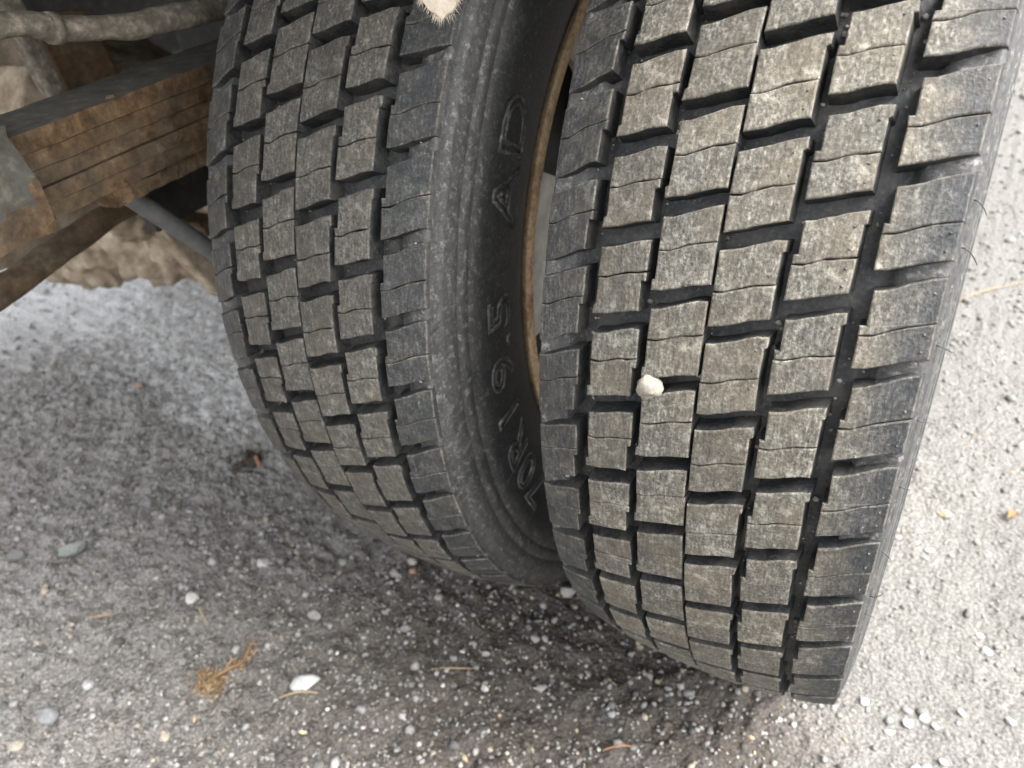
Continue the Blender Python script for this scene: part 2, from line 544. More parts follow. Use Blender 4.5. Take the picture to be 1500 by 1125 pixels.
def lathe(prof, seg, dust=True):
    prof = np.array(prof, float)
    th = np.linspace(0, 2 * math.pi, seg, endpoint=False)
    V = place(prof[None, :, 0], th[:, None], prof[None, :, 1]).reshape(-1, 3)
    n = len(prof)
    F = []
    for i in range(seg):
        j = (i + 1) % seg
        for k in range(n - 1):
            F.append((i * n + k, i * n + k + 1, j * n + k + 1, j * n + k))
    W = np.tile(prof[:, 2], seg) if prof.shape[1] > 2 else None
    return V, F, W

def font_letter(ch, size, height):
    cu = bpy.data.curves.new("letter_curve", 'FONT')
    cu.body = ch
    cu.size = size
    cu.align_x = 'CENTER'
    cu.fill_mode = 'NONE'
    cu.bevel_depth = height
    cu.bevel_resolution = 0
    cu.resolution_u = 3
    o = bpy.data.objects.new("letter_curve", cu)
    COL.objects.link(o)
    dg = bpy.context.evaluated_depsgraph_get()
    dg.update()
    me = bpy.data.meshes.new_from_object(o.evaluated_get(dg))
    vs_ = np.array([v.co[:] for v in me.vertices])
    fs = [tuple(p.vertices) for p in me.polygons]
    bpy.data.objects.remove(o)
    bpy.data.curves.remove(cu)
    bpy.data.meshes.remove(me)
    return vs_, fs

def side_x(r):
    pr = sorted([(p[1], p[0]) for p in SIDE_PROFILE])
    return np.interp(r, [a for a, _ in pr], [b for _, b in pr])

ICO = None
def ico(sub):
    import bmesh
    bm = bmesh.new()
    bmesh.ops.create_icosphere(bm, subdivisions=sub, radius=1)
    v = np.array([x.co[:] for x in bm.verts])
    f = np.array([[y.index for y in x.verts] for x in bm.faces])
    bm.free()
    return v, f
I1 = ico(1)
I2 = ico(2)
I3 = ico(3)
def stone_shape(base, r, squash, seed, rough=0.28):
    v = base[0].copy()
    d = 1 + rough * fbm(v * 1.1 + seed * 3.7, 3)
    # a few flat chipped faces
    rg = np.random.default_rng(seed)
    for _ in range(5):
        nrm = rg.normal(size=3)
        nrm /= np.linalg.norm(nrm)
        lim = rg.uniform(.62, .9)
        k = v @ nrm
        over = np.maximum(k * d - lim, 0)
        v = v - over[:, None] * nrm / np.maximum(d[:, None], .2)
    v = v * d[:, None] * np.array([1.0, squash[0], squash[1]]) * r
    return v

def build_wheel(t, label):
    wx = 0.0 if t == 0 else DX * RR
    root = empty("mounted_truck_tyre", (wx, 0, 0), label, "truck tyre")
    # tyre casing
    xs = np.concatenate([np.linspace(-.183, .183, 25)])
    top = [(x, float(crown(x) - DEPTH), 0.15) for x in xs]
    sh = [(.190, float(crown(.190) - .0165), .35), (.208, float(crown(.208) - .0140), .6), (.222, float(crown(.222) - .0100), .9), (.2315, float(crown(.2315) - .0045), 1.0)]
    full = [(-a, b, d) for a, b, d in SIDE_PROFILE[::-1]] + [(-a, b, d) for a, b, d in sh[::-1]] + top + sh + SIDE_PROFILE
    if t == 0:
        full = [(a, b, d * (.75 if abs(a) > .234 else 1)) for a, b, d in full]
    V, F, W = lathe(full, 260)
    n = len(full)
    mi = []
    for i in range(260):
        for k in range(n - 1):
            mi.append(1 if abs(full[k][0]) <= .19 and abs(full[k + 1][0]) <= .19 else 0)
    tyre = mesh_obj("casing", V, F, [M_SIDE, M_GROOVE], root, mi, True, {"wear_shade": ('FLOAT', W)})
    # tread blocks: each its own piece where the photograph shows them
    for col in COLS:
        for k in range(ROW0, ROW1):
            v, f, mi, we = block_geometry(col, k, t)
            mesh_obj("tread_block", v, f, [M_TREAD, M_GROOVE], tyre, mi, False, {"wear_shade": ('FLOAT', we)})
    # the rest of the tread, out of sight round the back
    VV, FF, MM, WW = [], [], [], []
    s_end, s_beg = ROW1, ROW0 + NROW * (2 * math.pi / (NROW * DTH))
    nrest = NROW - (ROW1 - ROW0)
    span = (ROW0 + 2 * math.pi / DTH) - ROW1
    wsave = WARP[t]
    for col in COLS:
        for q in range(nrest):
            k = ROW1 + q * span / nrest
            v, f, mi, we = block_geometry(col, k, t)
            b = len(VV)
            VV += v
            FF += [tuple(i + b for i in ff) for ff in f]
            MM += mi
            WW += we
    rest = mesh_obj("tread_blocks_far_side", VV, FF, [M_TREAD, M_GROOVE], tyre, MM, False, {"wear_shade": ('FLOAT', WW)})
    rest["kind"] = "stuff"
    # dirt and grit caught in the grooves
    rg = np.random.default_rng(40 + t)
    VV, FF, CC = [], [], []
    for _ in range(520):
        gxx = rg.choice([-.157, -.0775, .0775, .157, 0.0]) + rg.normal(0, .004)
        if rg.random() < .5:
            gxx = rg.uniform(-.225, .225)
        s_ = rg.uniform(-2, 11)
        rad = .0006 + .0016 * rg.random() ** 3
        c0 = place(gxx, theta_of(s_, t), float(crown(gxx)) - groove_depth(gxx) + rad / RR * .5)
        b = len(VV)
        vv = stone_shape(I1, rad, (.8, .8), int(rg.integers(1, 900)))
        VV += list(vv + c0)
        FF += [tuple(int(i) + b for i in f) for f in I1[1]]
        g_ = rg.uniform(.10, .34)
        CC += [(g_, g_ * .95, g_ * .84, 1)] * len(vv)
    gr = mesh_obj("groove_grit", VV, FF, M_STONE, tyre, None, True, {"stone_col": ('FLOAT_COLOR', CC)})
    gr["kind"] = "stuff"
    return root, tyre

wheel_out, tyre_out = build_wheel(0, "outer truck tyre of the pair, whole blocky tread facing the camera")
wheel_in, tyre_in = build_wheel(1, "inner truck tyre of the pair, rusty rim edge and lettered sidewall showing")

# raised sidewall lettering on the inner tyre (reads upwards: the letters' tops point to the tread)
def sidewall_letters(tyre, items, size, rbase):
    for ch, ph in items:
        vs_, fs = font_letter(ch, size, 0.0015)
        r0 = rbase
        out = []
        for x, y, z in vs_:
            r = (r0 + y) / RR
            # reading direction: clockwise seen from outboard, i.e. growing phi
            phi = math.radians(ph) + 1.35 * x / (0.80 * RR)
            th = ALPHA - phi
            xx = side_x(r) + (z + 0.0002) / RR
            out.append(place(xx, th, r))
        mesh_obj("raised_letter", out, fs, [M_SIDE], tyre, None, True, {"wear_shade": ('FLOAT', np.full(len(out), .9))})
sidewall_letters(tyre_in, [("7", 67.2), ("0", 73.2), ("R", 79.3), ("1", 86.1), ("9", 93.4), (".", 97.4), ("5", 101.9)], 0.043, 0.750 * RR)
sidewall_letters(tyre_in, [("A", 116.2), ("D", 124.3)], 0.044, 0.750 * RR)

# rims
def rim(root, t):
    lip = [(.196, .640), (.2290, .6435), (.2340, .6480), (.2390, .6515), (.2425, .6500), (.2435, .6440), (.2420, .6370), (.2370, .6315), (.2280, .6290), (.2180, .6280), (.196, .626)]
    lip = [(x - .007 if x > .2 else x, r - (.010 if r < .640 else 0)) for x, r in lip]
    V, F, _ = lathe(lip, 200)
    rm = None
    barrel = [(-.235, .650), (-.232, .640), (-.20, .628), (-.17, .612), (-.08, .560), (.08, .560), (.15, .60), (.196, .6255), (.196, .620), (.14, .592), (.08, .550), (-.08, .550), (-.17, .602), (-.23, .628)]
    Vb, Fb, _ = lathe(barrel, 120)
    rm = mesh_obj("rim", Vb, Fb, M_BARREL, root, None, True)
    mesh_obj("rim_flange", V, F, M_RUSTRIM, rm, None, True)
    # disc of the wheel with hand holes between the pale webs
    for w in range(6):
        a0 = math.radians(86 + 60 * w)
        a1 = math.radians(86 + 60 * w + 36)
        prof_r = np.linspace(.24, .60, 7)
        na = 10
        V, F = [], []
        for side in (0, 1):
            for ia in range(na + 1):
                u = ia / na
                for r in prof_r:
                    grow = 0.16 * max(0, (r - .42) / .18) ** 2 * 0 + 0
                    a = a0 + (a1 - a0) * u
                    xx = .185 + .020 * math.cos((r - .24) / .36 * math.pi * .5) - (0.012 if side else 0)
                    V.append(place(xx, ALPHA - a, r))
        nr = len(prof_r)
        S = (na + 1) * nr
        for ia in range(na):
            for ir in range(nr - 1):
                q = (ia * nr + ir, (ia + 1) * nr + ir, (ia + 1) * nr + ir + 1, ia * nr + ir + 1)
                F.append(q)
                F.append(tuple(S + i for i in q[::-1]))
        for ia in range(na):
            for ir in (0, nr - 1):
                F.append((ia * nr + ir, (ia + 1) * nr + ir, S + (ia + 1) * nr + ir, S + ia * nr + ir))
        for ir in range(nr - 1):
            for ia in (0, na):
                F.append((ia * nr + ir, ia * nr + ir + 1, S + ia * nr + ir + 1, S + ia * nr + ir))
        mesh_obj("disc_web", V, F, M_DISC, rm, None, False)
    hub = [(.05, .10), (.185, .10), (.187, .22), (.183, .27), (.165, .27), (.05, .26)]
    V, F, _ = lathe(hub, 48)
    mesh_obj("hub_plate", V, F, M_DISC, rm, None, True)
    return rm
rim_in = rim(wheel_in, 1)
rim_out = rim(wheel_out, 0)

# tubes along a path
def tube(name, pts, rad, mat, parent=None, seg=10, noise=0.0, nscale=40, caps=True, sub=1):
    pts = [Vector(p) for p in pts]
    if sub > 1:                       # Catmull-Rom
        q = [pts[0]] + pts + [pts[-1]]
        rr = rad if isinstance(rad, (list, tuple)) else [rad] * len(pts)
        out, ro = [], []
        for i in range(1, len(q) - 2):
            for s in range(sub):
                u = s / sub
                a, b, c, d = q[i - 1], q[i], q[i + 1], q[i + 2]
                out.append(0.5 * ((2 * b) + (-a + c) * u + (2 * a - 5 * b + 4 * c - d) * u * u + (-a + 3 * b - 3 * c + d) * u ** 3))
                ro.append(rr[i - 1] + (rr[i] - rr[i - 1]) * u)
        out.append(pts[-1])
        ro.append(rr[-1])
        pts, rad = out, ro
    n = len(pts)
    rad = rad if isinstance(rad, (list, tuple)) else [rad] * n
    V, F = [], []
    up = Vector((0.13, 0.2, 1)).normalized()
    for i, p in enumerate(pts):
        d = (pts[min(i + 1, n - 1)] - pts[max(i - 1, 0)]).normalized()
        a = d.cross(up)
        if a.length < 1e-4:
            a = d.cross(Vector((1, 0, 0)))
        a.normalize()
        b = d.cross(a)
        for j in range(seg):
            w = 2 * math.pi * j / seg
            o = a * math.cos(w) + b * math.sin(w)
            pp = p + o * rad[i]
            if noise:
                pp = pp + o * float(noise * fbm(np.array(pp) * nscale, 3))
            V.append(pp)
    for i in range(n - 1):
        for j in range(seg):
            k = (j + 1) % seg
            F.append((i * seg + j, i * seg + k, (i + 1) * seg + k, (i + 1) * seg + j))
    if caps:
        F.append(tuple(range(seg))[::-1])
        F.append(tuple((n - 1) * seg + j for j in range(seg)))
    return mesh_obj(name, V, F, mat, parent, None, True)

def box_mesh(name, lo, hi, mat, parent=None, div=(1, 1, 1), noise=0.0, nscale=30, bevel=0.0, rot=None, off=None):
    """box with subdivided faces and a rough, worn surface"""
    lo, hi = np.array(lo, float), np.array(hi, float)
    V, F = [], []
    key = {}
    def vid(p):
        k = tuple(np.round(p, 6))
        if k not in key:
            key[k] = len(V)
            V.append(np.array(p))
        return key[k]
    for ax in range(3):
        u, v = [(1, 2), (2, 0), (0, 1)][ax]
        for side in (0, 1):
            for i in range(div[u]):
                for j in range(div[v]):
                    q = []
                    for a, b in ((i, j), (i + 1, j), (i + 1, j + 1), (i, j + 1)):
                        p = np.zeros(3)
                        p[ax] = hi[ax] if side else lo[ax]
                        p[u] = lo[u] + (hi[u] - lo[u]) * a / div[u]
                        p[v] = lo[v] + (hi[v] - lo[v]) * b / div[v]
                        q.append(vid(p))
                    F.append(tuple(q) if side else tuple(q[::-1]))
    V = np.array(V)
    if noise:
        V = V + noise * np.stack([fbm(V * nscale, 3), fbm(V * nscale + 31, 3), fbm(V * nscale + 67, 3)], -1)
    o = mesh_obj(name, V, F, mat, parent)
    if bevel:
        md = o.modifiers.new("bevel", 'BEVEL')
        md.width = bevel
        md.segments = 2
        md.limit_method = 'ANGLE'
        md.angle_limit = math.radians(50)
    return o

# valve stem poking out of the inner wheel
tube("valve_stem", [(0.085, -0.395 * .545, HAX - .02), (0.094, -.235, HAX - .030), (0.106, -.255, HAX - .045)], 0.004, M_GREYSTEEL, rim_in, 8)

# rubber hairs left by the mould on the outer shoulder
for ph in (119.5, 116.5, 110.0, 104.5, 99.0, 92.5, 87.0, 84.5):
    a = math.radians(ph)
    r0 = .945
    x0 = .2405
    L = random.uniform(.012, .022)
    bend = random.uniform(-.02, .015)
    pts = []
    for i in range(5):
        u = i / 4
        pts.append(place(x0 + L * u, ALPHA - a - bend * u * u, r0 + .004 * u - .010 * u * u))
    tube("rubber_hair", pts, [0.00028] * 4 + [0.00014], M_HAIR, tyre_out, 5)

# ------------------------------------------------------------------ underside of the truck
# bed overhead: out of the picture, it shades everything under it
bed = empty("truck_bed", (-1.0, 1.0, 0.98), "flat dark underside of the truck bed over the wheels", "truck bed")
def child_box(name, lo, hi, mat, par, **k):
    lo = np.array(lo) - np.array(par.location)
    hi = np.array(hi) - np.array(par.location)
    return box_mesh(name, lo, hi, mat, par, **k)
child_box("deck", (-1.38, -0.64, 0.98), (0.10, 4.5, 1.06), M_CHASSIS, bed, bevel=.004)
child_box("side_rail", (0.101, -0.64, 0.93), (0.14, 4.5, 1.05), M_CHASSIS, bed, bevel=.004)

child_box("inner_shade_panel", (-.80, -.60, .855), (-.125, .50, .863), M_CHASSIS, bed)  # unseen panel, added to shade the top of the inner tyre

# leaf spring
spring = empty("leaf_spring", (-.485, -.30, .53), "rust-brown pack of stacked leaf springs beside the inner tyre", "leaf spring")
zs = [.603, .5895, .5775, .566, .555, .5435, .531]
ends = [(-.62, .9), (-.60, .8), (-.56, .7), (-.50, .6), (-.425, .5), (-.378, .4)]
for i in range(6):
    y0, y1 = ends[i]
    lo = np.array((-.5180 + .0007 * (i % 2), y0, zs[i + 1] + .0007)) - np.array(spring.location)
    hi = np.array((-.4480 - .0016 * (i % 3) - .001 * (i == 5), y1, zs[i])) - np.array(spring.location)
    # arc: leaves rise away from the axle
    o = box_mesh("leaf", lo, hi, [M_RUST, M_DARKTOP], spring, (4, 110, 2), 0.0005 if i < 5 else 0.0022, 55)
    me = o.data
    for p in me.polygons:
        if i == 0 and p.normal.z > .5:
            p.material_index = 1
for (y, z) in ((-.345, .6030),):
    o = mesh_obj("rust_scab", *[[(math.cos(a) * .0035 * (1.2 - .5 * h) , math.sin(a) * .005 * (1.2 - .5 * h), h * .002) for h in (0, 1) for a in np.arange(6) * 1.047],
                                [tuple(range(6, 12))] + [(i, (i + 1) % 6, 6 + (i + 1) % 6, 6 + i) for i in range(6)]], M_RUST, spring)
    o.location = Vector((-.455, y, z)) - spring.location

# spring hanger at the left edge
hang = empty("spring_hanger", (-.44, -.52, .545), "grey and rusty spring hanger block at the left edge", "spring hanger")
o = child_box("bracket", (-.535, -.60, .546), (-.425, -.438, .616), M_RUST, hang, div=(14, 40, 26), noise=.003, nscale=30)
t2 = M_DARKTOP
o.data.materials.append(M_DARKTOP)
for p in o.data.polygons:
    c = p.center + hang.location
    if c.z > .576 + .016 * float(fbm(np.array(c) * 60, 3)):
        p.material_index = 1
tube("bolt", [(-.428 + .44, -.49 + .52, .585 - .545), (-.412 + .44, -.49 + .52, .585 - .545)], .011, M_DARKTOP, hang, 6)

# brake pipe across the top left
pipe = tube("brake_pipe", [(-.44, -.52, .668), (-.42, -.417, .6675), (-.42, -.385, .6590), (-.42, -.340, .6490), (-.425, -.290, .6445), (-.43, -.22, .644), (-.44, -.10, .66)],
            [.0075, .0075, .0078, .0082, .0090, .0105, .011], M_PIPE, None, 14, .0012, 90, True, 8)
tag(pipe, "crusted brown pipe running across the top left under the truck", "pipe")
cl = tube("clip_band", [(-.42, -.389, .6600), (-.42, -.383, .6585)], .0096, M_PIPE, pipe, 14, .0006, 90)

# thick brown rod below the spring
rod = tube("torque_rod", [(-.60, -.60, .425), (-.62, -.4588, .4442), (-.62, -.4186, .4499), (-.62, -.3613, .4587), (-.62, -.2993, .4675), (-.62, -.245, .470)],
           [.0140, .0140, .0136, .0132, .0126, .012], M_MUDDARK, None, 18, .0015, 55, True, 6)
tag(rod, "thick muddy brown rod slanting below the leaf spring", "rod")

# axle housing with differential
axle = empty("rear_axle", (-1.0, 0, .392), "mud-caked axle and differential housing behind the brown rod", "axle")
tube("axle_tube", [(-.30 + 1, 0, 0), (-.42 + 1, 0, 0), (-.62 + 1, 0, .0), (-.80 + 1, 0, 0), (-1.9 + 1, 0, 0)], [.075, .07, .062, .075, .075], M_MUD, axle, 20, .003, 25, True, 4)
def blob(name, c, r, mat, parent, amp=.012, ns=9, seg=28):
    V, F = [], []
    n1 = seg // 2
    for i in range(n1 + 1):
        a = math.pi * i / n1
        for j in range(seg):
            b = 2 * math.pi * j / seg
            d = np.array((math.sin(a) * math.cos(b), math.sin(a) * math.sin(b), math.cos(a)))
            q = np.array(c) + d * np.array(r)
            q = q + d * amp * fbm(q * ns + 3, 3)
            V.append(q)
    for i in range(n1):
        for j in range(seg):
            k = (j + 1) % seg
            F.append((i * seg + j, (i + 1) * seg + j, (i + 1) * seg + k, i * seg + k))
    return mesh_obj(name, V, F, mat, parent, None, True)
blob("differential", (-.10, 0.06, -.02), (.20, .15, .165), M_MUDDARK, axle, .018, 12, 40)
blob("cover", (.02, -.070, -.118), (.060, .045, .060), M_MUD, axle, .020, 34, 40)
blob("cover", (-.07, -.100, -.135), (.055, .05, .050), M_MUD, axle, .020, 34, 40)
blob("cover", (.10, -.070, -.115), (.060, .045, .050), M_MUD, axle, .020, 34, 40)
blob("cover", (.10, -.110, -.040), (.040, .035, .030), M_MUD, axle, .020, 34, 40)
blob("cover", (-.18, -.080, -.150), (.06, .05, .05), M_MUD, axle, .020, 34, 40)
prism_quad = [(-.56, -.2865, .4692), (-.56, -.2300, .3979), (-.56, -.2501, .3582), (-.56, -.279, .4265)]
backing = empty("brake_drum", (-.50, 0, .392), "dark brake drum inside the inner wheel", "brake drum")
V, F = [], []
for (x, r) in ((.275, .02), (.275, .185), (.265, .200), (-.045, .203), (-.055, .18), (-.055, .06)):
    for j in range(40):
        w = 2 * math.pi * j / 40
        V.append((x, r * math.cos(w), r * math.sin(w)))
for i in range(5):
    for j in range(40):
        k = (j + 1) % 40
        F.append((i * 40 + j, i * 40 + k, (i + 1) * 40 + k, (i + 1) * 40 + j))
mesh_obj("drum", V, F, M_BARREL, backing, None, True)

# shock absorber
shock = empty("shock_absorber", (-.5, -.30, .44), "grey shock absorber strut between the spring and the inner tyre", "shock absorber")
def rel(par, pts):
    return [Vector(p) - par.location for p in pts]
tube("body", rel(shock, [(-.515, -.352, .540), (-.505, -.335, .517), (-.49, -.275, .425), (-.48, -.25, .385)]), [.0085, .0085, .0085, .0085], M_GREYSTEEL, shock, 14)
child_box("guard_plate", (-.56, -.30, .46), (-.545, -.14, .535), M_CHASSIS, shock, div=(2, 4, 4), noise=.002, bevel=.003)

# chassis pieces seen between pipe and spring
fr = empty("chassis_frame", (-.8, 0.1, .5), "dark chassis frame members seen above the leaf spring", "chassis")
def prism(name, quad, thick, mat, par):
    V = [np.array(v) for v in quad] + [np.array(v) - np.array((thick, 0, 0)) for v in quad]
    V = [v - np.array(par.location) for v in V]
    F = [(0, 1, 2, 3), (7, 6, 5, 4)] + [(i, 4 + i, 4 + (i + 1) % 4, (i + 1) % 4) for i in range(4)]
    o = mesh_obj(name, V, F, mat, par)
    md = o.modifiers.new("bevel", 'BEVEL')
    md.width = .003
    md.segments = 2
    return o
prism("brace", [(-.66, -.2829, .6807), (-.66, -.2621, .677), (-.66, -.2574, .5572), (-.66, -.2737, .5573)], .02, M_PIPE, fr)
prism("plate", [(-.76, -.2064, .630), (-.76, -.144, .622), (-.76, -.1335, .5459), (-.76, -.2008, .5401)], .012, M_MUDDARK, fr)
prism("block", [(-.72, -.2517, .5938), (-.72, -.2358, .5529), (-.72, -.2634, .5300), (-.72, -.2975, .5359)], .05, M_MUD, fr)
prism("bracket", [(-0.72, -0.3674, 0.4737), (-0.72, -0.2041, 0.4479), (-0.72, -0.2436, 0.4157), (-0.72, -0.3917, 0.4302)], .03, M_MUD, fr)
child_box("rail", (-.80, -.55, .72), (-.72, 3.0, .94), M_CHASSIS, fr, bevel=.006)
child_box("rail", (-1.30, -.55, .70), (-1.22, 3.0, .94), M_CHASSIS, fr, bevel=.006)
child_box("cross_plate", (-1.22, .60, .42), (-.36, .64, .96), M_CHASSIS, fr, bevel=.004)
child_box("crossmember", (-1.22, .30, .40), (-.80, .38, .92), M_CHASSIS, fr, bevel=.006)
child_box("crossmember", (-1.22, -.04, .62), (-.805, .04, .90), M_CHASSIS, fr, div=(6, 2, 4), noise=.004, bevel=.006)
child_box("tank", (-1.95, .05, .38), (-1.52, 1.5, .90), M_CHASSIS, fr, bevel=.05)
child_box("step_box", (-.72, .45, .40), (-.36, .95, .90), M_CHASSIS, fr, bevel=.02)
prism("spring_seat", prism_quad, .02, M_MUD, axle)
ch = empty("brake_chamber", (-.86, -.245, .575), "mud-covered brake chamber at the left edge above the spring", "brake chamber")
blob("canister", (0.02, -.01, 0.01), (.045, .030, .035), M_MUD, ch, .010, 30, 28)
blob("mud_cap", (.045, .03, .0), (.025, .028, .030), M_MUD, ch, .010, 40, 20)
tube("pushrod", [(.03, -.01, -.02), (.05, .0, -.06), (.06, .01, -.10)], .010, M_MUD, ch, 8, .002, 60)
tube("clamp_ring", [(-.012, 0, .0), (.004, 0, .0)], .047, M_MUDDARK, ch, 24, .002, 50)

# frayed cream strap end at the top edge
strap = empty("frayed_strap", (-.159, -.335, .683), "frayed cream fabric strap end hanging at the top edge", "strap")
def P_strap(u, v, w):
    # u across, v down
    half = 0.0125 * (1 - 0.50 * max(0, v - .35) ** 1.6)
    return (half * u + .001, -0.010 * 0 + w + 0.004 * v * v, .075 * (.0 - v))
V, F = [], []
NU, NV = 12, 26
sx, sz = .0125, .042
for side in (0, 1):
    for j in range(NV + 1):
        v = j / NV
        endr = math.sqrt(max(0.0, 1 - max(0, (v - .62) / .38) ** 2)) * .92 + .08
        for i in range(NU + 1):
            u = i / NU * 2 - 1
            V.append((sx * u * endr, (.0016 if side else -.0016) * (1 - .3 * abs(u)), .012 - sz * v - .0012 * math.cos(u * 2.5) * v))
S = (NU + 1) * (NV + 1)
for j in range(NV):
    for i in range(NU):
        q = (j * (NU + 1) + i, j * (NU + 1) + i + 1, (j + 1) * (NU + 1) + i + 1, (j + 1) * (NU + 1) + i)
        F.append(q)
        F.append(tuple(S + k for k in q[::-1]))
st = mesh_obj("webbing", V, F, M_FABRIC, strap, None, True)
V, F = [], []
for i in range(420):
    v = random.uniform(.35, 1.0)
    endr = math.sqrt(max(0.0, 1 - max(0, (v - .62) / .38) ** 2)) * .92 + .08
    s = random.choice((-1, 1))
    u = s if v < .8 else random.uniform(-1, 1)
    p = Vector((sx * u * endr * random.uniform(.85, 1), random.uniform(-.002, .001), .012 - sz * v))
    d = Vector((u * .6 + random.uniform(-.3, .3), random.uniform(-.4, .2), -1.0)).normalized()
    L = random.uniform(.002, .0065)
    a = d.cross(Vector((0, 1, 0))).normalized() * .00014
    b = Vector((0, .00014, 0))
    k = len(V)
    V += [p + a, p - a, p + b, p + d * L]
    F += [(k, k + 1, k + 3), (k + 1, k + 2, k + 3), (k + 2, k, k + 3)]
fr_ = mesh_obj("frayed_threads", V, F, M_FABRIC, strap)
fr_["kind"] = "stuff"

# ------------------------------------------------------------------ stones
def pebble(name, label, x, y, r, col, squash=(.75, .6), rot=0.0, sink=.25, cat="stone", group=None, seed=1, z=None, tilt=0.0):
    v = stone_shape(I3, r, squash, seed, .42 if name == 'wedged_stone' else .30)
    if name == 'wedged_stone':
        v = v * (1 + .10 * fbm(v / r * 4, 2))[:, None]
    f = I3[1]
    c = np.tile(np.array([*col, 1.0]), (len(v), 1))
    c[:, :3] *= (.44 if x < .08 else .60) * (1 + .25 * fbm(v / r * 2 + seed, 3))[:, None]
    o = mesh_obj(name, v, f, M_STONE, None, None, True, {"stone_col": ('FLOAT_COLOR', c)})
    zz = float(ground_h(np.array(x), np.array(y))) + r * squash[1] * (1 - 2 * sink) if z is None else z
    o.location = (x, y, zz)
    o.rotation_euler = (tilt, 0, rot)
    return tag(o, label, cat, group)

WHT = (.66, .65, .61)
PAL = (.50, .49, .45)
GRY = (.27, .275, .27)
# in the treads
def on_tyre(t, x, s, h):
    p = place(x, theta_of(s, t), float(crown(x)) + h)
    return Vector(p) + Vector((0 if t == 0 else DX * RR, 0, 0))
p = on_tyre(0, -.0600, 3.60, -.002)
o = pebble("wedged_stone", "whitish stone wedged between tread blocks of the outer tyre", 0, 0, .0074, (.52, .48, .40), (.85, .85), .4, seed=5, z=0)
o.location = p
p = on_tyre(0, -.012, 4.62, -.010)
o = pebble("wedged_stone", "tiny pale stone lodged in a groove under the bigger whitish one", 0, 0, .0026, (.68, .62, .52), (.6, .7), .4, seed=6, z=0)
o.location = p

PEB = [
    ("flat grey-green oblong stone on the ground at the far left", -.841, -.425, .022, (.33, .36, .33), (.50, .42), .95, 11),
    ("large white angular stone with a straw lying under it", -.409, -.432, .0165, (.74, .74, .71), (.72, .6), .5, 12),
    ("round whitish pebble on the bare ground left of the inner tyre", -.576, -.329, .0085, (.62, .61, .57), (.9, .75), 0, 13),
    ("small white pebble with a curved straw beside it", -.620, -.409, .0085, (.68, .67, .64), (.9, .75), 0, 14),
    ("small white pebble left of the dry brown plant tuft", -.635, -.548, .0080, (.66, .66, .64), (.85, .7), .7, 15),
    ("rough blue-grey stone near the bottom left corner", -.642, -.592, .0135, (.32, .33, .33), (.8, .6), .3, 16),
    ("rounded beige pebble in the bottom left corner", -.636, -.629, .0085, (.52, .48, .40), (.9, .75), .3, 17),
    ("pale flat stone between the white angular stone and the inner tyre", -.456, -.363, .0088, (.50, .48, .44), (.7, .6), .2, 18),
    ("dull grey stone left of the grey-green oblong one", -.920, -.465, .0125, (.26, .26, .25), (.75, .6), .9, 19),
    ("white stone on the dark soil between the two tyres", -.199, -.206, .0100, (.66, .64, .58), (.75, .7), .2, 20),
    ("pinkish pebble below the bottom of the inner tyre", -.387, -.258, .0050, (.62, .36, .27), (.9, .8), .2, 21),
    ("white pebble just above the pinkish one", -.397, -.246, .0064, (.64, .62, .56), (.8, .8), .2, 22),
    ("pale grey pebble left of the pinkish one", -.407, -.270, .0066, (.48, .48, .45), (.9, .7), .2, 23),
    ("small tan chip on the shiny damp ground at the left", -1.085, -.126, .0085, (.56, .42, .31), (.6, .5), .4, 24),
    ("white stone right beside the bottom of the outer tyre", .123, -.198, .0048, (.76, .75, .72), (.8, .7), .5, 25),
    ("upper of two touching white stones right of the outer tyre", .176, -.191, .0050, (.76, .75, .70), (.85, .7), .2, 26),
    ("lower of two touching white stones right of the outer tyre", .185, -.195, .0050, (.74, .73, .70), (.65, .6), -.4, 27),
    ("grey stone left of the two touching white stones", .162, -.203, .0062, (.40, .40, .40), (.7, .6), .5, 28),
    ("white chip below the grey stone at the lower right", .148, -.219, .0045, (.72, .71, .68), (.7, .6), .3, 29),
    ("white stone above right of the two touching white stones", .205, -.172, .0048, (.74, .73, .69), (.6, .6), -.6, 30),
    ("white stone cut by the bottom edge at the right", .175, -.244, .0055, (.80, .80, .78), (.8, .7), .3, 31),
    ("grey-blue stone cut by the bottom edge at the right", .183, -.240, .0055, (.45, .46, .48), (.8, .7), .8, 32),
    ("oval white stone near the right edge, upper of two", .214, -.071, .0046, (.74, .73, .68), (.65, .6), -.3, 33),
    ("oval white stone near the right edge, lower of two", .221, -.090, .0055, (.72, .70, .66), (.65, .6), -.5, 34),
    ("yellowish stone on pale ground right of the outer tyre", .166, .092, .0075, (.62, .54, .36), (.8, .7), .2, 35),
    ("white chip by the bottom edge near the right corner", .195, -.227, .0042, (.74, .74, .72), (.7, .6), .2, 36),
    ("small white stone on open ground under the yellowish stone", .156, .026, .0046, (.72, .70, .64), (.8, .6), .2, 37),
    ("white stone touching the right edge near the lower corner", .245, -.161, .0048, (.74, .73, .70), (.6, .6), -.3, 38),
    ("round white pebble on dark soil below the gap of the tyres", -.223, -.355, .0052, (.70, .69, .64), (.9, .8), .2, 39),
    ("whitish pebble on dark soil close to the outer tyre", -.202, -.282, .0056, (.60, .57, .52), (.8, .7), .2, 40),
    ("small white pebble on dark soil left below the tyre gap", -.246, -.317, .0048, (.72, .71, .68), (.7, .8), .2, 41),
]
for lab, x, y, r, col, sq, ro, sd_ in PEB:
    pebble("pebble", lab, x, y, r, col, sq, ro, .22, "stone", "loose stones on the ground", sd_)

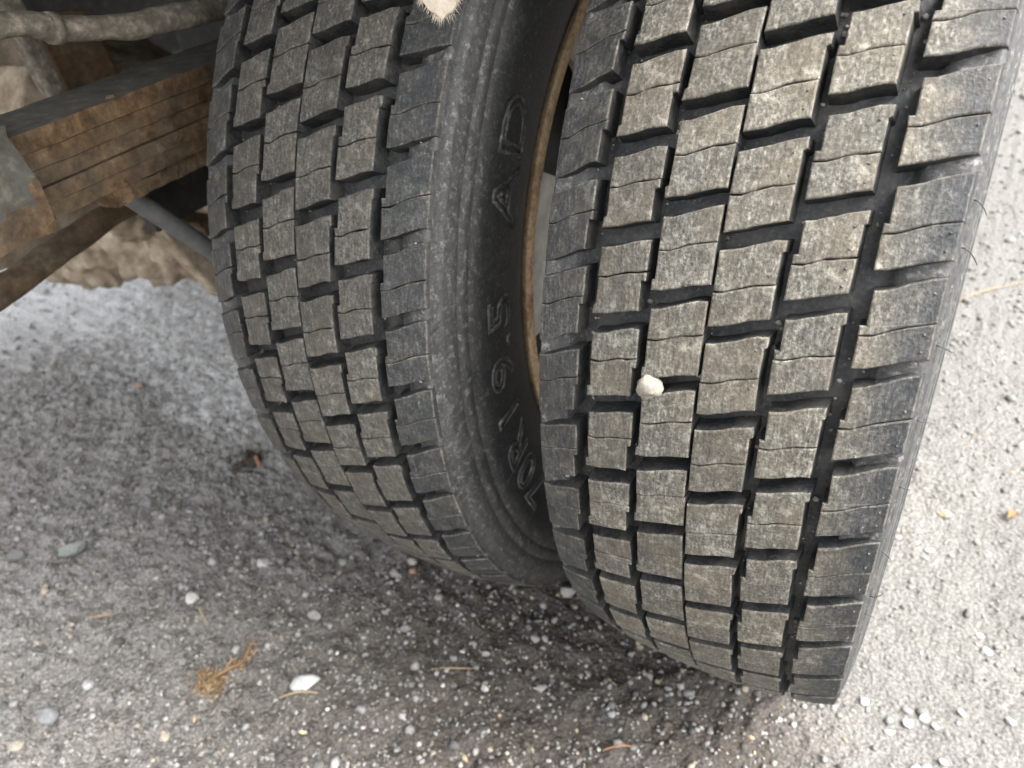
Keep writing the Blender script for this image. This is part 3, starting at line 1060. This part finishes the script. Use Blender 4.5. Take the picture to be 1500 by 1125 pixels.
# dry plant tuft, straws, twigs, leaves
def gz(x, y):
    return float(ground_h(np.array(float(x)), np.array(float(y))))
def strand(name, pts, r, mat, parent=None, seg=6, lift=.002):
    q = [(a, b, gz(a, b) + lift + c) for a, b, c in pts]
    return tube(name, q, r, mat, parent, seg, 0, 1, True, 5)
tuft = empty("dry_plant_tuft", (-.498, -.476, .0), "frizzy brown dry plant tuft lying on the ground", "dry plant")
stem = [(-.505, -.480, .005), (-.492, -.462, .009), (-.490, -.448, .010), (-.497, -.430, .008), (-.499, -.415, .006)]
tube("stalk", rel(tuft, [(a, b, gz(a, b) + c) for a, b, c in stem]), [.0022, .002, .0018, .0013, .0006], M_DRYLEAF, tuft, 6, 0, 1, True, 6)
V, F = [], []
for i in range(430):
    if random.random() < .76:
        c = Vector((random.gauss(-.504, .0075), random.gauss(-.484, .0065), 0))
    else:
        u = random.random()
        c = Vector((-.500 + .006 * math.sin(u * 3), -.475 + .05 * u, 0)) + Vector((random.gauss(0, .003), random.gauss(0, .003), 0))
    c.z = gz(c.x, c.y) + abs(random.gauss(.005, .004))
    d = Vector((random.gauss(0, 1), random.gauss(0, 1), random.gauss(0, .6))).normalized()
    L = random.uniform(.004, .011)
    s = d.cross(Vector((random.gauss(0, 1), random.gauss(0, 1), 1))).normalized() * .0007
    n2 = d.cross(s).normalized() * .0006
    mid = c + d * L * .5 + n2 * random.uniform(-2, 2)
    k = len(V)
    c = c - tuft.location
    mid = mid - tuft.location
    V += [c + s, c - s, c + n2, mid + s * .9, mid - s * .9, mid + n2, c + d * L]
    F += [(k, k + 1, k + 4, k + 3), (k + 1, k + 2, k + 5, k + 4), (k + 2, k, k + 3, k + 5), (k + 3, k + 4, k + 6), (k + 4, k + 5, k + 6), (k + 5, k + 3, k + 6)]
leafy = mesh_obj("curled_leaflets", V, F, [M_DRYLEAF, M_STRAW], tuft, np.array([0 if random.random() < .7 else 1 for _ in F]))
leafy["kind"] = "stuff"
tag(strand("straw", [(-.427, -.459, .0), (-.407, -.447, .001), (-.386, -.437, .0)], [.0010, .0013, .0006], M_STRAW), "thin yellow straw lying against the large white angular stone", "straw")
tag(strand("straw", [(-.606, -.417, .001), (-.590, -.420, .002), (-.575, -.428, .0)], [.0008, .0011, .0005], M_STRAW), "short curved straw below a small white pebble", "straw")
tag(strand("straw", [(-.086, -.360, .0), (-.072, -.352, .001), (-.058, -.345, .0)], [.0009, .0012, .0006], M_ORANGE), "orange-brown straw at the bottom below the outer tyre", "straw")
tag(strand("straw", [(.128, .592, .0), (.175, .645, .003), (.230, .700, .002)], [.0011, .0012, .0006], M_STRAW), "long thin straw on pale ground at the right edge", "straw")
tag(strand("straw", [(-.716, -.488, .0), (-.711, -.474, .001), (-.702, -.468, .0)], [.0012, .0016, .0008], M_STRAW), "tiny yellow straw left of the dry plant tuft", "straw")
tag(strand("straw", [(-.29, -.36, .0), (-.27, -.353, .001), (-.243, -.340, .0)], [.0006, .0010, .0006], M_STRAW), "faint tan straw on the dark soil in the middle", "straw")
# brown leaf at right
def leaf(x, y, L, W, rz, mat, label):
    V, F = [], []
    N = 8
    for s in (0, 1):
        for i in range(N + 1):
            u = i / N
            w = W * math.sin(math.pi * (.06 + .90 * u)) ** .8
            for j in (-1, -.4, .4, 1):
                V.append((L * (u - .5), w * j, .0025 + .004 * (j * j) + .003 * math.sin(u * 4) - (.0006 if s else 0)))
    S = (N + 1) * 4
    for i in range(N):
        for j in range(3):
            q = (i * 4 + j, (i + 1) * 4 + j, (i + 1) * 4 + j + 1, i * 4 + j + 1)
            F.append(q)
            F.append(tuple(S + a for a in q[::-1]))
    o = mesh_obj("dry_leaf", V, F, mat, None, None, True)
    o.location = (x, y, gz(x, y))
    o.rotation_euler = (.2, .1, rz)
    return tag(o, label, "leaf")
leaf(.233, .116, .020, .005, 1.1, M_DRYLEAF, "small brown curled leaf at the right edge")
# dark clod with an orange chip
clod = empty("soil_clod", (-.736, -.191, 0), "dark crumbly soil clod with an orange chip, left of the inner tyre", "clod")
t_ = NT("dark_soil")
f_ = t_.noise(160, 5, .7)
t_.bump(f_, .9, .003)
M_SOIL = t_.out(t_.ramp(f_, [(.3, (.02, .016, .012)), (.6, (.06, .048, .038)), (.8, (.13, .11, .09))]), .95, .2)
blob("crumb", (-.004, .004, .006), (.015, .011, .009), M_SOIL, clod, .008, 90, 22)
blob("crumb", (-.016, -.014, .004), (.009, .008, .006), M_SOIL, clod, .006, 120, 18)
box_mesh("chip", (.010, -.001, .002), (.0155, .003, .022), M_ORANGE, clod, bevel=.001)

# gravel: countless small stones
def scatter(N, xr, yr, rfun, colfun, base, seed, name, dens=None, sink=.35):
    rg = np.random.default_rng(seed)
    x = rg.uniform(*xr, N)
    y = rg.uniform(*yr, N)
    if dens is not None:
        keep = rg.random(N) < dens(x, y)
        x, y = x[keep], y[keep]
    # not under the contact patches
    keep = np.ones(len(x), bool)
    for cx in (0.0, -.27):
        keep &= ~((abs(x - cx) < .105) & (abs(y) < .10))
    x, y = x[keep], y[keep]
    n = len(x)
    r = rfun(rg, n)
    cols = colfun(rg, n, x, y)
    bv, bf = base
    nb = len(bv)
    variants = [stone_shape(base, 1.0, (1, 1), 100 + seed * 50 + i, .30) for i in range(24)]
    vi = rg.integers(0, 24, n)
    V = np.array(variants)[vi]                            # n, nb, 3
    sq = np.stack([np.ones(n), rg.uniform(.6, 1, n), rg.uniform(.5, .85, n)], -1)
    V = V * sq[:, None, :] * r[:, None, None]
    a = rg.uniform(0, 2 * np.pi, n)
    ca, sa = np.cos(a), np.sin(a)
    X = V[..., 0] * ca[:, None] - V[..., 1] * sa[:, None]
    Y = V[..., 0] * sa[:, None] + V[..., 1] * ca[:, None]
    z = ground_h(x, y) + r * sq[:, 2] * (1 - 2 * sink)
    P = np.stack([X + x[:, None], Y + y[:, None], V[..., 2] + z[:, None]], -1).reshape(-1, 3)
    Fi = (bf[None] + (np.arange(n) * nb)[:, None, None]).reshape(-1, 3)
    me = bpy.data.meshes.new(name)
    me.vertices.add(len(P))
    me.vertices.foreach_set("co", P.ravel())
    me.loops.add(Fi.size)
    me.loops.foreach_set("vertex_index", Fi.ravel().astype(np.int32))
    me.polygons.add(len(Fi))
    me.polygons.foreach_set("loop_start", np.arange(0, Fi.size, 3, dtype=np.int32))
    me.polygons.foreach_set("use_smooth", np.ones(len(Fi), dtype=bool))
    me.update(calc_edges=True)
    ca_ = me.attributes.new("stone_col", 'FLOAT_COLOR', 'POINT')
    cc = np.concatenate([np.repeat(cols, nb, 0), np.ones((n * nb, 1))], 1)
    ca_.data.foreach_set("color", cc.astype(np.float32).ravel())
    me.materials.append(M_STONE)
    o = link(bpy.data.objects.new(name, me))
    o["kind"] = "stuff"
    o["label"] = "countless small gravel stones strewn over the ground"
    o["category"] = "gravel"
    return o

def few_right(x, y):
    return 1 - .80 * right_f(x, y)
def col_mix(rg, n, x, y):
    g = rg.uniform(.05, .27, n)
    c = np.stack([g * 1.02, g, g * .96], -1)
    k = rg.random(n)
    w = k < .055
    c[w] = np.array([.32, .31, .285]) * rg.uniform(.6, 1.1, (w.sum(), 1))
    w = (k > .09) & (k < .15)
    c[w] = np.array([.24, .21, .17]) * rg.uniform(.7, 1.2, (w.sum(), 1))
    w = (k > .15) & (k < .30)
    c[w] = np.array([.07, .062, .055]) * rg.uniform(.7, 1.3, (w.sum(), 1))
    # right side is dry and paler; far stones are paled to paint in brightness
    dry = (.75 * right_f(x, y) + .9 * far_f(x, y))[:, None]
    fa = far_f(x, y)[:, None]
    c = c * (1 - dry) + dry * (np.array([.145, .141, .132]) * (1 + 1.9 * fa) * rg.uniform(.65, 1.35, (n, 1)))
    return np.clip(c, .02, .8)
def col_white(rg, n, x, y):
    c = np.array([.40, .385, .35]) * rg.uniform(.5, 1.2, (n, 1))
    k = rg.random(n)
    w = k < .14
    c[w] = np.array([.32, .24, .16]) * rg.uniform(.8, 1.2, (w.sum(), 1))
    w = k > .88
    c[w] = np.array([.36, .33, .20]) * rg.uniform(.8, 1.1, (w.sum(), 1))
    return np.clip(c, .05, .82)
core = dict(xr=(-1.35, .42), yr=(-.80, .55))
scatter(52000, core['xr'], core['yr'], lambda g, n: np.exp(g.normal(math.log(.0020), .38, n)), col_mix, I1, 1, "gravel", few_right)
scatter(2600, core['xr'], core['yr'], lambda g, n: np.exp(g.normal(math.log(.0036), .28, n)), col_mix, I2, 2, "gravel", few_right)
scatter(2600, core['xr'], core['yr'], lambda g, n: np.exp(g.normal(math.log(.0023), .30, n)), col_white, I2, 3, "gravel",
        lambda x, y: .03 + .85 * np.exp(-(((x + .16) / .30) ** 2 + ((y + .33) / .20) ** 2)) + .16 * (x > .08), .28)
scatter(9000, (.08, 1.2), (.55, 3.2), lambda g, n: np.exp(g.normal(math.log(.0032), .4, n)), col_mix, I1, 4, "gravel")
scatter(9000, (-3.2, -1.35), (-.8, 1.6), lambda g, n: np.exp(g.normal(math.log(.0030), .4, n)), col_mix, I1, 5, "gravel")
